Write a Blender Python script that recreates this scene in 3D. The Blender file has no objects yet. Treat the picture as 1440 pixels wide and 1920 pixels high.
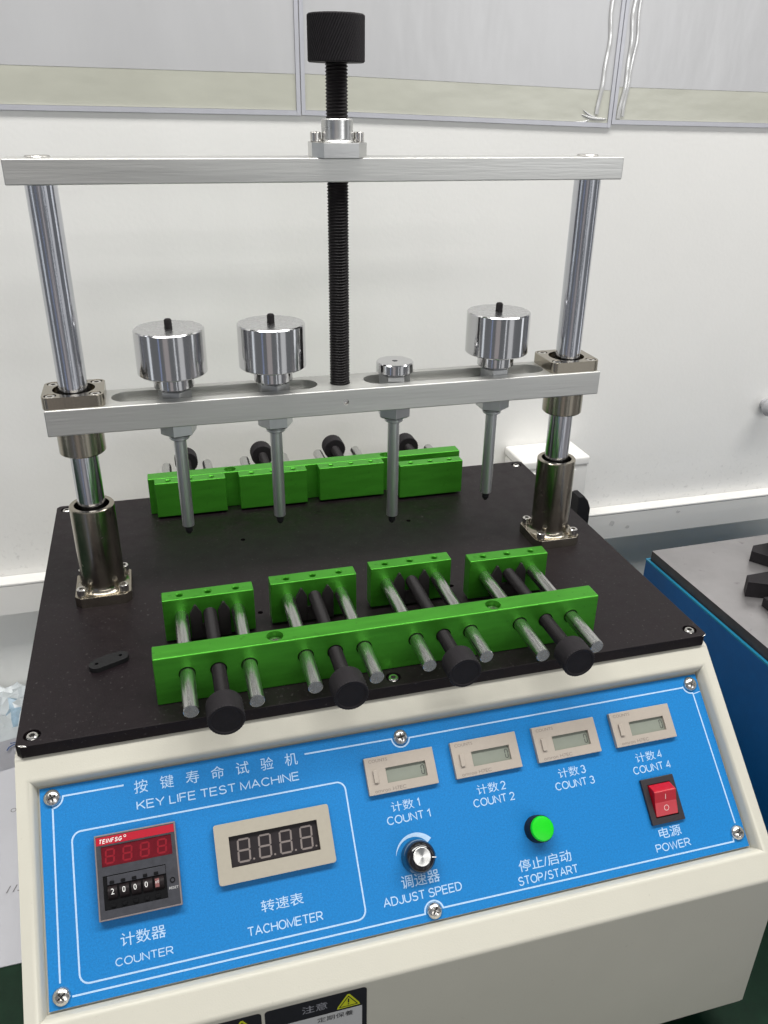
import bpy, bmesh, math, random
from mathutils import Vector, Matrix

random.seed(7)
PI = math.pi
C = bpy.context.scene.collection
SC = bpy.context.scene

# ------------------------------------------------------------------ camera
cam_d = bpy.data.cameras.new('camera')
cam = bpy.data.objects.new('camera', cam_d)
C.objects.link(cam)
SC.camera = cam
cam_d.sensor_fit = 'VERTICAL'
cam_d.sensor_height = 36.0
cam_d.lens = 29.142
cam_d.clip_start = 0.02
cam_d.clip_end = 50
_r = Vector((0.96424962, -0.2646843, 0.01284108))
_u = Vector((0.10634764, 0.4309009, 0.89611082))
_f = Vector((0.2427197, 0.8627089, -0.44364458))
cam.matrix_world = Matrix(((_r.x, _u.x, -_f.x, -0.13234571), (_r.y, _u.y, -_f.y, -0.43123313),
                           (_r.z, _u.z, -_f.z, 0.35422213), (0, 0, 0, 1)))

# ------------------------------------------------------------------ world and lamps
world = bpy.data.worlds.new('World')
SC.world = world
world.use_nodes = True
bg = world.node_tree.nodes['Background']
bg.inputs['Color'].default_value = (0.93, 0.96, 1.0, 1)
bg.inputs['Strength'].default_value = 0.185


def lamp(name, loc, target, sx, sy, power, col=(1, 1, 1)):
    d = bpy.data.lights.new(name, 'AREA')
    d.shape = 'RECTANGLE'
    d.size, d.size_y, d.energy, d.color = sx, sy, power, col
    o = bpy.data.objects.new(name, d)
    C.objects.link(o)
    o.location = loc
    o.rotation_euler = (Vector(target) - Vector(loc)).to_track_quat('-Z', 'Y').to_euler()
    return o


# ceiling tube fittings
lamp('ceiling_lamp', (-0.45, -0.10, 1.75), (-0.45, -0.10, 0), 1.3, 0.34, 25, (1.0, 0.985, 0.95))
lamp('ceiling_lamp', (0.95, -0.10, 1.75), (0.95, -0.10, 0), 1.3, 0.34, 25, (1.0, 0.985, 0.95))
lamp('ceiling_lamp', (0.2, -3.0, 1.75), (0.2, -2.2, 0), 2.6, 0.34, 18, (1.0, 0.985, 0.95))
lamp('ceiling_lamp', (0.4, -4.4, 1.75), (0.4, -3.2, 0), 4.2, 0.14, 15, (1.0, 0.985, 0.95))  # added far row, for glints on the sleeve film and front fill
# added far light, placed for glints on the film of the sleeves
lamp('added_reflection_light', (6.6, -12.0, 1.5), (0.3, 0.4, 0.4), 3.4, 1.3, 130, (0.97, 0.98, 1.0))
# added tall strip lights on the camera side, for bright bands in the chrome
for x, y, wd, p, c in ((-2.2, -0.5, 0.30, 2.2, (0.9, 0.95, 1.0)), (-1.6, -1.7, 0.16, 0.5, (0.35, 0.5, 1.0)),
                       (-0.85, -2.4, 0.75, 1.5, (1.0, 0.84, 0.80)), (0.45, -2.5, 0.14, 1.2, (0.95, 0.97, 1.0)),
                       (1.3, -2.1, 0.8, 3.2, (1, 1, 1)), (2.35, -0.4, 0.30, 3.0, (0.95, 0.97, 1.0))):
    lamp('added_reflection_light', (x, y, 0.0), (0, 0.1, 0.0), wd, 2.6, p, c)

# ------------------------------------------------------------------ exposure
SC.view_settings.view_transform = 'Standard'
SC.view_settings.look = 'None'
SC.view_settings.gamma = 1
SC.view_settings.exposure = 0.0
SC.view_settings.use_curve_mapping = False
SC.render.engine = 'CYCLES'
SC.cycles.use_denoising = True
SC.cycles.max_bounces = 8

# ------------------------------------------------------------------ helpers
MM = 0.001


def at(x=0, y=0, z=0, rot=None):
    m = Matrix.Translation((x * MM, y * MM, z * MM))
    return m @ rot.to_4x4() if rot is not None else m


RX, RY, RZ = (lambda d: Matrix.Rotation(math.radians(d), 4, 'X')), (lambda d: Matrix.Rotation(math.radians(d), 4, 'Y')), (lambda d: Matrix.Rotation(math.radians(d), 4, 'Z'))


def mesh(bm, name, smooth=35):
    bmesh.ops.recalc_face_normals(bm, faces=bm.faces)
    bmesh.ops.scale(bm, vec=(MM,) * 3, verts=bm.verts)
    me = bpy.data.meshes.new(name)
    bm.to_mesh(me)
    bm.free()
    if smooth:
        me.polygons.foreach_set('use_smooth', [True] * len(me.polygons))
        me.set_sharp_from_angle(angle=math.radians(smooth))
    return me


WM = {}


def obj(name, geo, mat, parent=None, mw=None, smooth=35, label=None, cat=None, group=None, kind=None):
    me = geo if isinstance(geo, bpy.types.Mesh) else mesh(geo, name, smooth)
    if mat is not None and not me.materials:
        for m in (mat if isinstance(mat, (list, tuple)) else [mat]):
            me.materials.append(m)
    o = bpy.data.objects.new(name, me)
    if smooth:
        wn = o.modifiers.new('weighted_normal', 'WEIGHTED_NORMAL')
        wn.keep_sharp = True
    return place(o, parent, mw, label, cat, group, kind)


def place(o, parent=None, mw=None, label=None, cat=None, group=None, kind=None):
    C.objects.link(o)
    mw = mw if mw is not None else Matrix()
    WM[o.name] = mw.copy()
    if parent is not None:
        o.parent = parent
        o.matrix_local = WM[parent.name].inverted() @ mw
    else:
        o.matrix_local = mw
    for k, v in (('label', label), ('category', cat), ('group', group), ('kind', kind)):
        if v:
            o[k] = v
    return o


def thing(name, label, cat, mw=None, group=None):
    return place(bpy.data.objects.new(name, None), None, mw, label, cat, group)


def box(x0, x1, y0, y1, z0, z1, bev=0, seg=2):
    bm = bmesh.new()
    bmesh.ops.create_cube(bm, size=1)
    for v in bm.verts:
        v.co = Vector(((x0 + x1) / 2 + v.co.x * (x1 - x0), (y0 + y1) / 2 + v.co.y * (y1 - y0), (z0 + z1) / 2 + v.co.z * (z1 - z0)))
    if bev:
        bmesh.ops.bevel(bm, geom=list(bm.edges), offset=bev, segments=seg, affect='EDGES', profile=0.5)
    return bm


def lathe(prof, seg=48, bm=None, cx=0, cy=0):
    """prof: (r, z) pairs; r == 0 closes to a point"""
    bm = bm or bmesh.new()
    rings = []
    for r, z in prof:
        if r < 1e-6:
            rings.append([bm.verts.new((cx, cy, z))])
        else:
            rings.append([bm.verts.new((cx + r * math.cos(2 * PI * i / seg), cy + r * math.sin(2 * PI * i / seg), z)) for i in range(seg)])
    for a, b in zip(rings, rings[1:]):
        for i in range(seg):
            j = (i + 1) % seg
            if len(a) == 1 and len(b) == 1:
                continue
            if len(a) == 1:
                bm.faces.new((a[0], b[i], b[j]))
            elif len(b) == 1:
                bm.faces.new((a[i], a[j], b[0]))
            else:
                bm.faces.new((a[i], a[j], b[j], b[i]))
    return bm


def cyl(r, z0, z1, seg=32, ch=0.0, **k):
    if ch:
        return lathe([(0, z0), (r - ch, z0), (r, z0 + ch), (r, z1 - ch), (r - ch, z1), (0, z1)], seg, **k)
    return lathe([(0, z0), (r, z0), (r, z1), (0, z1)], seg, **k)


def poly(pts, z0, z1, bev=0):
    bm = bmesh.new()
    lo = [bm.verts.new((x, y, z0)) for x, y in pts]
    hi = [bm.verts.new((x, y, z1)) for x, y in pts]
    bm.faces.new(lo[::-1])
    top = bm.faces.new(hi)
    n = len(pts)
    for i in range(n):
        j = (i + 1) % n
        bm.faces.new((lo[i], lo[j], hi[j], hi[i]))
    if bev:
        bmesh.ops.bevel(bm, geom=list(top.edges), offset=bev, segments=2, affect='EDGES', profile=0.5)
    return bm


def rrect(x0, x1, y0, y1, r, n=6):
    pts = []
    for cx, cy, a in ((x1 - r, y0 + r, -90), (x1 - r, y1 - r, 0), (x0 + r, y1 - r, 90), (x0 + r, y0 + r, 180)):
        for i in range(n + 1):
            t = math.radians(a + 90 * i / n)
            pts.append((cx + r * math.cos(t), cy + r * math.sin(t)))
    return pts


def crect(x0, x1, y0, y1, c):
    return [(x0 + c, y0), (x1 - c, y0), (x1, y0 + c), (x1, y1 - c), (x1 - c, y1), (x0 + c, y1), (x0, y1 - c), (x0, y0 + c)]


def join(*bms):
    out = bmesh.new()
    for b in bms:
        me = bpy.data.meshes.new('t')
        b.to_mesh(me)
        b.free()
        out.from_mesh(me)
        bpy.data.meshes.remove(me)
    return out


def tf(bm, m):
    bmesh.ops.transform(bm, matrix=m, verts=bm.verts)
    return bm


T = lambda x, y, z: Matrix.Translation((x, y, z))


def _tmp(bm):
    bmesh.ops.recalc_face_normals(bm, faces=bm.faces)
    me = bpy.data.meshes.new('tmp')
    bm.to_mesh(me)
    bm.free()
    o = bpy.data.objects.new('tmp', me)
    C.objects.link(o)
    return o


def cut(bm, cutters):
    base = _tmp(bm)
    cs = [_tmp(c) for c in cutters]
    for c in cs:
        md = base.modifiers.new('b', 'BOOLEAN')
        md.operation, md.solver, md.object = 'DIFFERENCE', 'EXACT', c
    bpy.context.view_layer.update()
    dg = bpy.context.evaluated_depsgraph_get()
    me = bpy.data.meshes.new_from_object(base.evaluated_get(dg))
    out = bmesh.new()
    out.from_mesh(me)
    bpy.data.meshes.remove(me)
    for o in [base] + cs:
        d = o.data
        bpy.data.objects.remove(o)
        bpy.data.meshes.remove(d)
    return out


def thread(r, depth, pitch, length, seg=28, per=4):
    """helical thread along +z starting at z = 0"""
    bm = bmesh.new()
    n = int(length / pitch * per)
    rows = []
    for k in range(n + 1):
        z = k * length / n
        row = []
        for i in range(seg):
            a = 2 * PI * i / seg
            ph = (z / pitch - i / seg) % 1.0
            rr = r - depth * abs(2 * ph - 1)
            row.append(bm.verts.new((rr * math.cos(a), rr * math.sin(a), z)))
        rows.append(row)
    for a, b in zip(rows, rows[1:]):
        for i in range(seg):
            j = (i + 1) % seg
            bm.faces.new((a[i], a[j], b[j], b[i]))
    bm.faces.new(rows[0][::-1])
    bm.faces.new(rows[-1])
    return bm


def knurl(r, z0, z1, teeth, depth, ch=1.0, dish=0.0, rows=14):
    """diamond-knurled cylinder along z; dish = depth of a hollow in the z1 end"""
    bm = bmesh.new()
    seg = teeth * 2
    prof = [(r - ch, z0, 0)] + [(r, z0 + ch + (z1 - z0 - 2 * ch) * k / rows, 1) for k in range(rows + 1)] + [(r - ch, z1, 0)]
    rings = []
    for k, (rr, z, kn) in enumerate(prof):
        rings.append([bm.verts.new(((rr - (depth if kn and (i + k) % 2 else 0)) * math.cos(2 * PI * i / seg),
                                    (rr - (depth if kn and (i + k) % 2 else 0)) * math.sin(2 * PI * i / seg), z)) for i in range(seg)])
    for a, b in zip(rings, rings[1:]):
        for i in range(seg):
            j = (i + 1) % seg
            bm.faces.new((a[i], a[j], b[j], b[i]))
    bm.faces.new(rings[0][::-1])
    if dish:
        last = rings[-1]
        for rr, z in ((r - ch - 1.2, z1), (r - ch - 1.8, z1 - dish)):
            ring = [bm.verts.new((rr * math.cos(2 * PI * i / seg), rr * math.sin(2 * PI * i / seg), z)) for i in range(seg)]
            for i in range(seg):
                j = (i + 1) % seg
                bm.faces.new((last[i], last[j], ring[j], ring[i]))
            last = ring
        bm.faces.new(last)
    else:
        bm.faces.new(rings[-1])
    return bm


def text(s, u0, u1, v0, v1, shear=0.0, bold=0.0, spread=None):
    """flat lettering filling the box u0..u1, v0..v1 (v counts downwards)"""
    if spread:  # one glyph at a time, evenly spaced
        n = len(s)
        w = spread
        parts = []
        for i, ch in enumerate(s):
            c0 = u0 + (u1 - u0 - w) * i / (n - 1)
            parts.append(text(ch, c0, c0 + w, v0, v1, shear, bold))
        return join(*parts)
    cu = bpy.data.curves.new('t', 'FONT')
    cu.body, cu.size, cu.shear, cu.offset, cu.resolution_u = s, 1, shear, bold, 3
    o = bpy.data.objects.new('t', cu)
    C.objects.link(o)
    bpy.context.view_layer.update()
    dg = bpy.context.evaluated_depsgraph_get()
    me = bpy.data.meshes.new_from_object(o.evaluated_get(dg))
    bm = bmesh.new()
    bm.from_mesh(me)
    bpy.data.objects.remove(o)
    bpy.data.curves.remove(cu)
    bpy.data.meshes.remove(me)
    xs = [v.co.x for v in bm.verts]
    ys = [v.co.y for v in bm.verts]
    x0, x1, y0, y1 = min(xs), max(xs), min(ys), max(ys)
    for v in bm.verts:
        v.co = Vector((u0 + (v.co.x - x0) / (x1 - x0) * (u1 - u0), -v1 + (v.co.y - y0) / (y1 - y0) * (v1 - v0), 0))
    return bm


def stroke(pts, w, closed=False, z=0):
    """flat line of width w along pts (x, y)"""
    bm = bmesh.new()
    n = len(pts)
    L, Rr = [], []
    for i in range(n):
        a = Vector(pts[(i - 1) % n]) if closed or i else Vector(pts[0])
        b = Vector(pts[(i + 1) % n]) if closed or i < n - 1 else Vector(pts[-1])
        p = Vector(pts[i])
        d1 = (p - a).normalized() if (p - a).length > 1e-9 else (b - p).normalized()
        d2 = (b - p).normalized() if (b - p).length > 1e-9 else d1
        nn = Vector((-(d1 + d2).y, (d1 + d2).x)).normalized()
        k = w / 2 / max(0.5, nn.dot(Vector((-d1.y, d1.x))))
        L.append(bm.verts.new((p.x + nn.x * k, p.y + nn.y * k, z)))
        Rr.append(bm.verts.new((p.x - nn.x * k, p.y - nn.y * k, z)))
    for i in range(n if closed else n - 1):
        j = (i + 1) % n
        bm.faces.new((Rr[i], Rr[j], L[j], L[i]))
    return bm


def arc(cx, cy, r, a0, a1, n=14):
    return [(cx + r * math.cos(math.radians(a0 + (a1 - a0) * i / n)), cy + r * math.sin(math.radians(a0 + (a1 - a0) * i / n))) for i in range(n + 1)]


def digit(w, h, t, segs='abcdefg', slant=0.0, gap=0.12):
    """seven-segment figure, lower left at 0,0"""
    bm = bmesh.new()

    def seg(p, q):
        p, q = Vector(p), Vector(q)
        d = (q - p).normalized()
        nn = Vector((-d.y, d.x)) * t / 2
        p2, q2 = p + d * t * gap, q - d * t * gap
        pts = [p2, p2 + d * t / 2 - nn, q2 - d * t / 2 - nn, q2, q2 - d * t / 2 + nn, p2 + d * t / 2 + nn]
        bm.faces.new([bm.verts.new((v.x + slant * v.y, v.y, 0)) for v in pts])
    x0, x1, y0, ym, y1 = t / 2, w - t / 2, t / 2, h / 2, h - t / 2
    S = dict(a=((x0, y1), (x1, y1)), b=((x1, ym), (x1, y1)), c=((x1, y0), (x1, ym)), d=((x0, y0), (x1, y0)),
             e=((x0, y0), (x0, ym)), f=((x0, ym), (x0, y1)), g=((x0, ym), (x1, ym)))
    for s in segs:
        seg(*S[s])
    return bm


def caps(s, u0, u1, v0, v1, wt=0.132, sp=0.2):
    """plain grotesque capitals drawn as strokes, filling the box u0..u1, v0..v1 (v counts downwards)"""
    A_ = lambda cx, cy, rx, ry, a0, a1, n=14: [(cx + rx * math.cos(math.radians(a0 + (a1 - a0) * i / n)), cy + ry * math.sin(math.radians(a0 + (a1 - a0) * i / n))) for i in range(n + 1)]
    G = {
        'A': (0.78, [[(0, 0), (0.39, 1), (0.78, 0)], [(0.13, 0.34), (0.65, 0.34)]]),
        'C': (0.78, [A_(0.42, 0.5, 0.40, 0.5, 40, 320, 20)]),
        'D': (0.74, [[(0, 0), (0, 1), (0.3, 1)] + A_(0.3, 0.5, 0.42, 0.5, 80, -80, 14) + [(0.3, 0), (0, 0)]]),
        'E': (0.64, [[(0.64, 1), (0, 1), (0, 0), (0.64, 0)], [(0, 0.53), (0.58, 0.53)]]),
        'F': (0.60, [[(0.60, 1), (0, 1), (0, 0)], [(0, 0.52), (0.52, 0.52)]]),
        'G': (0.80, [A_(0.42, 0.5, 0.40, 0.5, 40, 340, 20) + [(0.80, 0.46), (0.46, 0.46)]]),
        'H': (0.72, [[(0, 0), (0, 1)], [(0.72, 0), (0.72, 1)], [(0, 0.53), (0.72, 0.53)]]),
        'I': (0.02, [[(0.01, 0), (0.01, 1)]]),
        'J': (0.48, [[(0.48, 1), (0.48, 0.28)] + A_(0.24, 0.26, 0.24, 0.26, 0, -180, 10)]),
        'K': (0.70, [[(0, 0), (0, 1)], [(0.68, 1), (0, 0.36)], [(0.25, 0.58), (0.70, 0)]]),
        'L': (0.54, [[(0, 1), (0, 0), (0.54, 0)]]),
        'M': (0.86, [[(0, 0), (0, 1), (0.43, 0.06), (0.86, 1), (0.86, 0)]]),
        'N': (0.72, [[(0, 0), (0, 1), (0.72, 0), (0.72, 1)]]),
        'O': (0.84, [A_(0.42, 0.5, 0.42, 0.5, 0, 360, 28)]),
        'P': (0.66, [[(0, 0), (0, 1), (0.38, 1)] + A_(0.38, 0.73, 0.28, 0.27, 85, -85, 10) + [(0.38, 0.46), (0, 0.46)]]),
        'R': (0.72, [[(0, 0), (0, 1), (0.40, 1)] + A_(0.40, 0.73, 0.28, 0.27, 85, -85, 10) + [(0.40, 0.46), (0, 0.46)], [(0.38, 0.46), (0.72, 0)]]),
        'S': (0.68, [A_(0.35, 0.745, 0.28, 0.255, 20, 235, 14) + A_(0.34, 0.255, 0.32, 0.265, 62, -160, 16)]),
        'T': (0.70, [[(0, 1), (0.70, 1)], [(0.35, 1), (0.35, 0)]]),
        'U': (0.72, [[(0, 1), (0, 0.34)] + A_(0.36, 0.34, 0.36, 0.34, 180, 360, 14) + [(0.72, 1)]]),
        'W': (1.05, [[(0, 1), (0.26, 0), (0.525, 0.95), (0.79, 0), (1.05, 1)]]),
        'Y': (0.76, [[(0, 1), (0.38, 0.45), (0.76, 1)], [(0.38, 0.45), (0.38, 0)]]),
        '/': (0.42, [[(0, -0.05), (0.42, 1.05)]]),
        '1': (0.30, [[(0, 0.76), (0.28, 1), (0.28, 0)]]),
        '2': (0.60, [A_(0.30, 0.71, 0.28, 0.29, 165, -35, 12) + [(0.02, 0.0), (0.60, 0)]]),
        '3': (0.60, [A_(0.28, 0.74, 0.25, 0.26, 160, -85, 12), A_(0.28, 0.27, 0.30, 0.27, 85, -165, 14)]),
        '4': (0.62, [[(0.46, 0), (0.46, 1), (0, 0.27), (0.62, 0.27)]]),
        ' ': (0.12, []),
    }
    tot = sum(G[c][0] for c in s) + sp * (len(s) - 1)
    hh = v1 - v0
    t = wt * hh
    kx = (u1 - u0 - t) / tot
    x = 0.0
    parts = []
    for c in s:
        w, paths = G[c]
        for p in paths:
            pts = [(u0 + t / 2 + (x + a) * kx, -v1 + t / 2 + b * (hh - t)) for a, b in p]
            closed = c == 'O'
            parts.append(stroke(pts[:-1] if closed else pts, t, closed))
        x += w + sp
    for i, b in enumerate(parts):   # crossing strokes never share a plane
        bmesh.ops.translate(b, vec=(0, 0, 0.004 * (i % 3)), verts=b.verts)
    return join(*parts)


# ------------------------------------------------------------------ materials
def mat(name, col, metal=0.0, rough=0.5, var=0.0, vscale=40.0, rvar=0.0, bump=0.0, bscale=400.0, stretch=(1, 1, 1),
        coat=0.0, spec=0.5, emit=0.0, dark=None, bdist=0.0004, specks=None):
    m = bpy.data.materials.new(name)
    m.use_nodes = True
    nt = m.node_tree
    N, Lk = nt.nodes, nt.links
    b = N['Principled BSDF']
    col4 = (*col, 1)
    b.inputs['Base Color'].default_value = col4
    b.inputs['Metallic'].default_value = metal
    b.inputs['Roughness'].default_value = rough
    b.inputs['Specular IOR Level'].default_value = spec
    b.inputs['Coat Weight'].default_value = coat
    b.inputs['Coat Roughness'].default_value = 0.12
    if emit:
        b.inputs['Emission Color'].default_value = col4
        b.inputs['Emission Strength'].default_value = emit
    tc = N.new('ShaderNodeTexCoord')
    mp = N.new('ShaderNodeMapping')
    mp.inputs['Scale'].default_value = stretch
    Lk.new(tc.outputs['Object'], mp.inputs['Vector'])
    if var or rvar:
        n1 = N.new('ShaderNodeTexNoise')
        n1.inputs['Scale'].default_value = vscale
        n1.inputs['Detail'].default_value = 6
        n1.inputs['Roughness'].default_value = 0.65
        Lk.new(mp.outputs['Vector'], n1.inputs['Vector'])
        if var:
            mr = N.new('ShaderNodeMapRange')
            mr.inputs['From Min'].default_value, mr.inputs['From Max'].default_value = 0.25, 0.75
            mr.inputs['To Min'].default_value, mr.inputs['To Max'].default_value = 1 - var, 1 + var
            Lk.new(n1.outputs['Fac'], mr.inputs['Value'])
            mx = N.new('ShaderNodeVectorMath')
            mx.operation = 'SCALE'
            mx.inputs[0].default_value = col
            Lk.new(mr.outputs['Result'], mx.inputs['Scale'])
            Lk.new(mx.outputs['Vector'], b.inputs['Base Color'])
        if rvar:
            m2 = N.new('ShaderNodeMapRange')
            m2.inputs['From Min'].default_value, m2.inputs['From Max'].default_value = 0.25, 0.75
            m2.inputs['To Min'].default_value, m2.inputs['To Max'].default_value = max(0.02, rough - rvar), rough + rvar
            Lk.new(n1.outputs['Fac'], m2.inputs['Value'])
            Lk.new(m2.outputs['Result'], b.inputs['Roughness'])
    if specks:   # dust or scuffs: (colour, scale, threshold, strength)
        sc_, ss, st, sa = specks
        n3 = N.new('ShaderNodeTexNoise')
        n3.inputs['Scale'].default_value = ss
        n3.inputs['Detail'].default_value = 4
        Lk.new(tc.outputs['Object'], n3.inputs['Vector'])
        m5 = N.new('ShaderNodeMapRange')
        m5.inputs['From Min'].default_value, m5.inputs['From Max'].default_value = st, st + 0.12
        m5.inputs['To Max'].default_value = sa
        Lk.new(n3.outputs['Fac'], m5.inputs['Value'])
        mi = N.new('ShaderNodeMix')
        mi.data_type = 'RGBA'
        Lk.new(m5.outputs['Result'], mi.inputs['Factor'])
        if b.inputs['Base Color'].links:
            Lk.new(b.inputs['Base Color'].links[0].from_socket, mi.inputs['A'])
        else:
            mi.inputs['A'].default_value = col4
        mi.inputs['B'].default_value = (*sc_, 1)
        Lk.new(mi.outputs['Result'], b.inputs['Base Color'])
    if bump:
        n2 = N.new('ShaderNodeTexNoise')
        n2.inputs['Scale'].default_value = bscale
        n2.inputs['Detail'].default_value = 3
        Lk.new(mp.outputs['Vector'], n2.inputs['Vector'])
        bp = N.new('ShaderNodeBump')
        bp.inputs['Strength'].default_value = bump
        bp.inputs['Distance'].default_value = bdist
        Lk.new(n2.outputs['Fac'], bp.inputs['Height'])
        Lk.new(bp.outputs['Normal'], b.inputs['Normal'])
    return m


M = {}
M['cream'] = mat('cream_powder_coat', (0.57, 0.55, 0.472), 0, 0.42, var=0.03, vscale=12, bump=0.16, bscale=1100, rvar=0.05, specks=((0.40, 0.37, 0.31), 330, 0.69, 0.5))
M['black_plate'] = mat('black_anodised_plate', (0.0085, 0.0053, 0.0068), 0, 0.45, spec=0.22, var=0.25, vscale=60, rvar=0.1, bump=0.12, bscale=2500, specks=((0.12, 0.11, 0.11), 420, 0.63, 0.45))
M['green'] = mat('green_anodised', (0.066, 0.345, 0.025), 0.66, 0.36, var=0.10, vscale=260, rvar=0.07, bump=0.10, bscale=900, stretch=(0.08, 1, 1), specks=((0.03, 0.14, 0.012), 260, 0.64, 0.5))
M['alu'] = mat('brushed_aluminium', (0.58, 0.58, 0.56), 0.72, 0.4, var=0.05, vscale=120, rvar=0.06, bump=0.25, bscale=700, stretch=(0.05, 1, 1))
M['alu_turned'] = mat('turned_aluminium', (0.62, 0.62, 0.61), 1.0, 0.3, var=0.05, vscale=200, rvar=0.05, bump=0.15, bscale=900, stretch=(0.2, 0.2, 1))
M['chrome'] = mat('polished_chrome', (0.60, 0.60, 0.61), 1.0, 0.12, var=0.05, vscale=80, rvar=0.03, bump=0.05, bscale=500, stretch=(1, 1, 0.08))
M['post'] = mat('ground_steel_post', (0.60, 0.61, 0.65), 1.0, 0.16, var=0.12, vscale=350, rvar=0.05, bump=0.22, bscale=900, stretch=(1, 1, 0.015))
M['nickel'] = mat('nickel_plate', (0.38, 0.345, 0.285), 1.0, 0.22, var=0.08, vscale=60, rvar=0.08, bump=0.08, bscale=600)
M['steel'] = mat('zinc_steel', (0.54, 0.55, 0.56), 0.9, 0.36, var=0.08, vscale=120, rvar=0.06, bump=0.03, bscale=600, stretch=(1, 1, 0.05))
M['rod'] = mat('steel_rod', (0.56, 0.56, 0.545), 1.0, 0.27, var=0.06, vscale=220, rvar=0.06, bump=0.05, bscale=800, stretch=(1, 0.06, 1))
M['screw'] = mat('screw_steel', (0.68, 0.66, 0.63), 1.0, 0.24, var=0.06, vscale=300)
M['socket'] = mat('dark_socket', (0.02, 0.02, 0.02), 0.3, 0.6)
M['black'] = mat('black_oxide', (0.011, 0.009, 0.010), 0.0, 0.5, spec=0.22, var=0.25, vscale=400, bump=0.15, bscale=2500)
M['black_matt'] = mat('matt_black', (0.016, 0.014, 0.016), 0, 0.6, spec=0.2, var=0.2, vscale=300, bump=0.2, bscale=2500)
M['rubber'] = mat('black_rubber', (0.011, 0.011, 0.012), 0, 0.6, spec=0.25, var=0.2, vscale=200)
M['fork'] = mat('dark_spring_steel', (0.03, 0.026, 0.027), 0.2, 0.5, var=0.2, vscale=200)
M['black_gloss'] = mat('black_gloss_plastic', (0.01, 0.009, 0.012), 0, 0.12, coat=0.5)
M['blue'] = mat('blue_panel_film', (0.002, 0.185, 0.505), 0, 0.5, spec=0.35, var=0.17, vscale=800, bump=0.3, bscale=1600)
M['print'] = mat('pale_blue_print', (0.42, 0.60, 0.82), 0, 0.5, var=0.12, vscale=700)
M['beige'] = mat('beige_plastic', (0.405, 0.355, 0.305), 0, 0.45, var=0.03, vscale=300, bump=0.12, bscale=2500)
M['beige2'] = mat('cream_plastic', (0.39, 0.355, 0.29), 0, 0.45, var=0.03, vscale=300, bump=0.12, bscale=2500)
M['beige_dark'] = mat('beige_print', (0.22, 0.19, 0.17), 0, 0.6)
M['lcd'] = mat('lcd_glass', (0.24, 0.26, 0.22), 0, 0.25, var=0.05, vscale=120)
M['lcd_digit'] = mat('lcd_digit', (0.055, 0.06, 0.052), 0, 0.4)
M['well'] = mat('window_edge', (0.035, 0.03, 0.03), 0, 0.5)
M['led_window'] = mat('led_window', (0.02, 0.016, 0.018), 0, 0.35, spec=0.3, var=0.2, vscale=200)
M['led_seg'] = mat('unlit_led_segment', (0.20, 0.17, 0.16), 0, 0.4)
M['ctr_frame'] = mat('grey_counter_frame', (0.20, 0.17, 0.17), 0, 0.45, var=0.06, vscale=300)
M['ctr_face'] = mat('slate_counter_face', (0.046, 0.047, 0.056), 0, 0.5, spec=0.25, var=0.22, vscale=250)
M['red_band'] = mat('red_band', (0.42, 0.008, 0.025), 0, 0.45, spec=0.3)
M['red_window'] = mat('red_window', (0.12, 0.003, 0.010), 0, 0.3, spec=0.3, var=0.2, vscale=250)
M['red_seg'] = mat('unlit_red_segment', (0.24, 0.008, 0.018), 0, 0.35, spec=0.3)
M['thumb'] = mat('thumbwheel_black', (0.012, 0.008, 0.009), 0, 0.5, spec=0.2, var=0.3, vscale=200)
M['thumb_dark'] = mat('thumbwheel_slot', (0.003, 0.003, 0.004), 0, 0.6, spec=0.15)
M['white'] = mat('white_print', (0.80, 0.79, 0.77), 0, 0.5)
M['pink_white'] = mat('pink_white_print', (0.75, 0.50, 0.48), 0, 0.5)
M['red_plastic'] = mat('red_rocker_plastic', (0.46, 0.004, 0.018), 0, 0.3, var=0.06, vscale=300)
M['switch'] = mat('switch_frame_black', (0.022, 0.017, 0.021), 0, 0.5, var=0.1, vscale=300)
M['green_button'] = mat('green_button_lens', (0.0, 0.55, 0.004), 0, 0.4, emit=0.12, var=0.03, vscale=200)  # faint glow put into the green of the button
M['disc'] = mat('spun_aluminium', (0.82, 0.82, 0.81), 1.0, 0.34)
_b = M['disc'].node_tree.nodes['Principled BSDF']
_b.inputs['Anisotropic'].default_value = 0.85
_t = M['disc'].node_tree.nodes.new('ShaderNodeTangent')
_t.direction_type, _t.axis = 'RADIAL', 'Z'
M['disc'].node_tree.links.new(_t.outputs['Tangent'], _b.inputs['Tangent'])
M['label_black'] = mat('black_label', (0.012, 0.010, 0.016), 0, 0.4, var=0.15, vscale=200)
M['label_white'] = mat('label_white', (0.52, 0.52, 0.52), 0, 0.5)
M['label_grey'] = mat('label_grey_print', (0.30, 0.30, 0.33), 0, 0.5)
M['yellow'] = mat('warning_yellow', (0.55, 0.58, 0.015), 0, 0.5)
M['wall_white'] = mat('white_pvc', (0.80, 0.79, 0.765), 0, 0.4, var=0.02, vscale=20)
M['paper'] = mat('white_paper', (0.58, 0.58, 0.62), 0, 0.7, var=0.03, vscale=15, bump=0.1, bscale=120)
M['pencil'] = mat('pencil_grey', (0.22, 0.21, 0.22), 0, 0.8)
M['pen'] = mat('blue_pen', (0.04, 0.09, 0.25), 0, 0.7)
M['film'] = mat('crumpled_film', (0.56, 0.60, 0.62), 0, 0.3, var=0.12, vscale=60, spec=0.6)
M['blue_paint'] = mat('deep_blue_paint', (0.002, 0.082, 0.275), 0, 0.38, var=0.1, vscale=80, bump=0.3, bscale=900)
M['dull_steel'] = mat('worn_steel_plate', (0.39, 0.375, 0.38), 0.8, 0.38, var=0.14, vscale=18, rvar=0.12, bump=0.1, bscale=300, specks=((0.12, 0.11, 0.11), 70, 0.66, 0.6))
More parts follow.
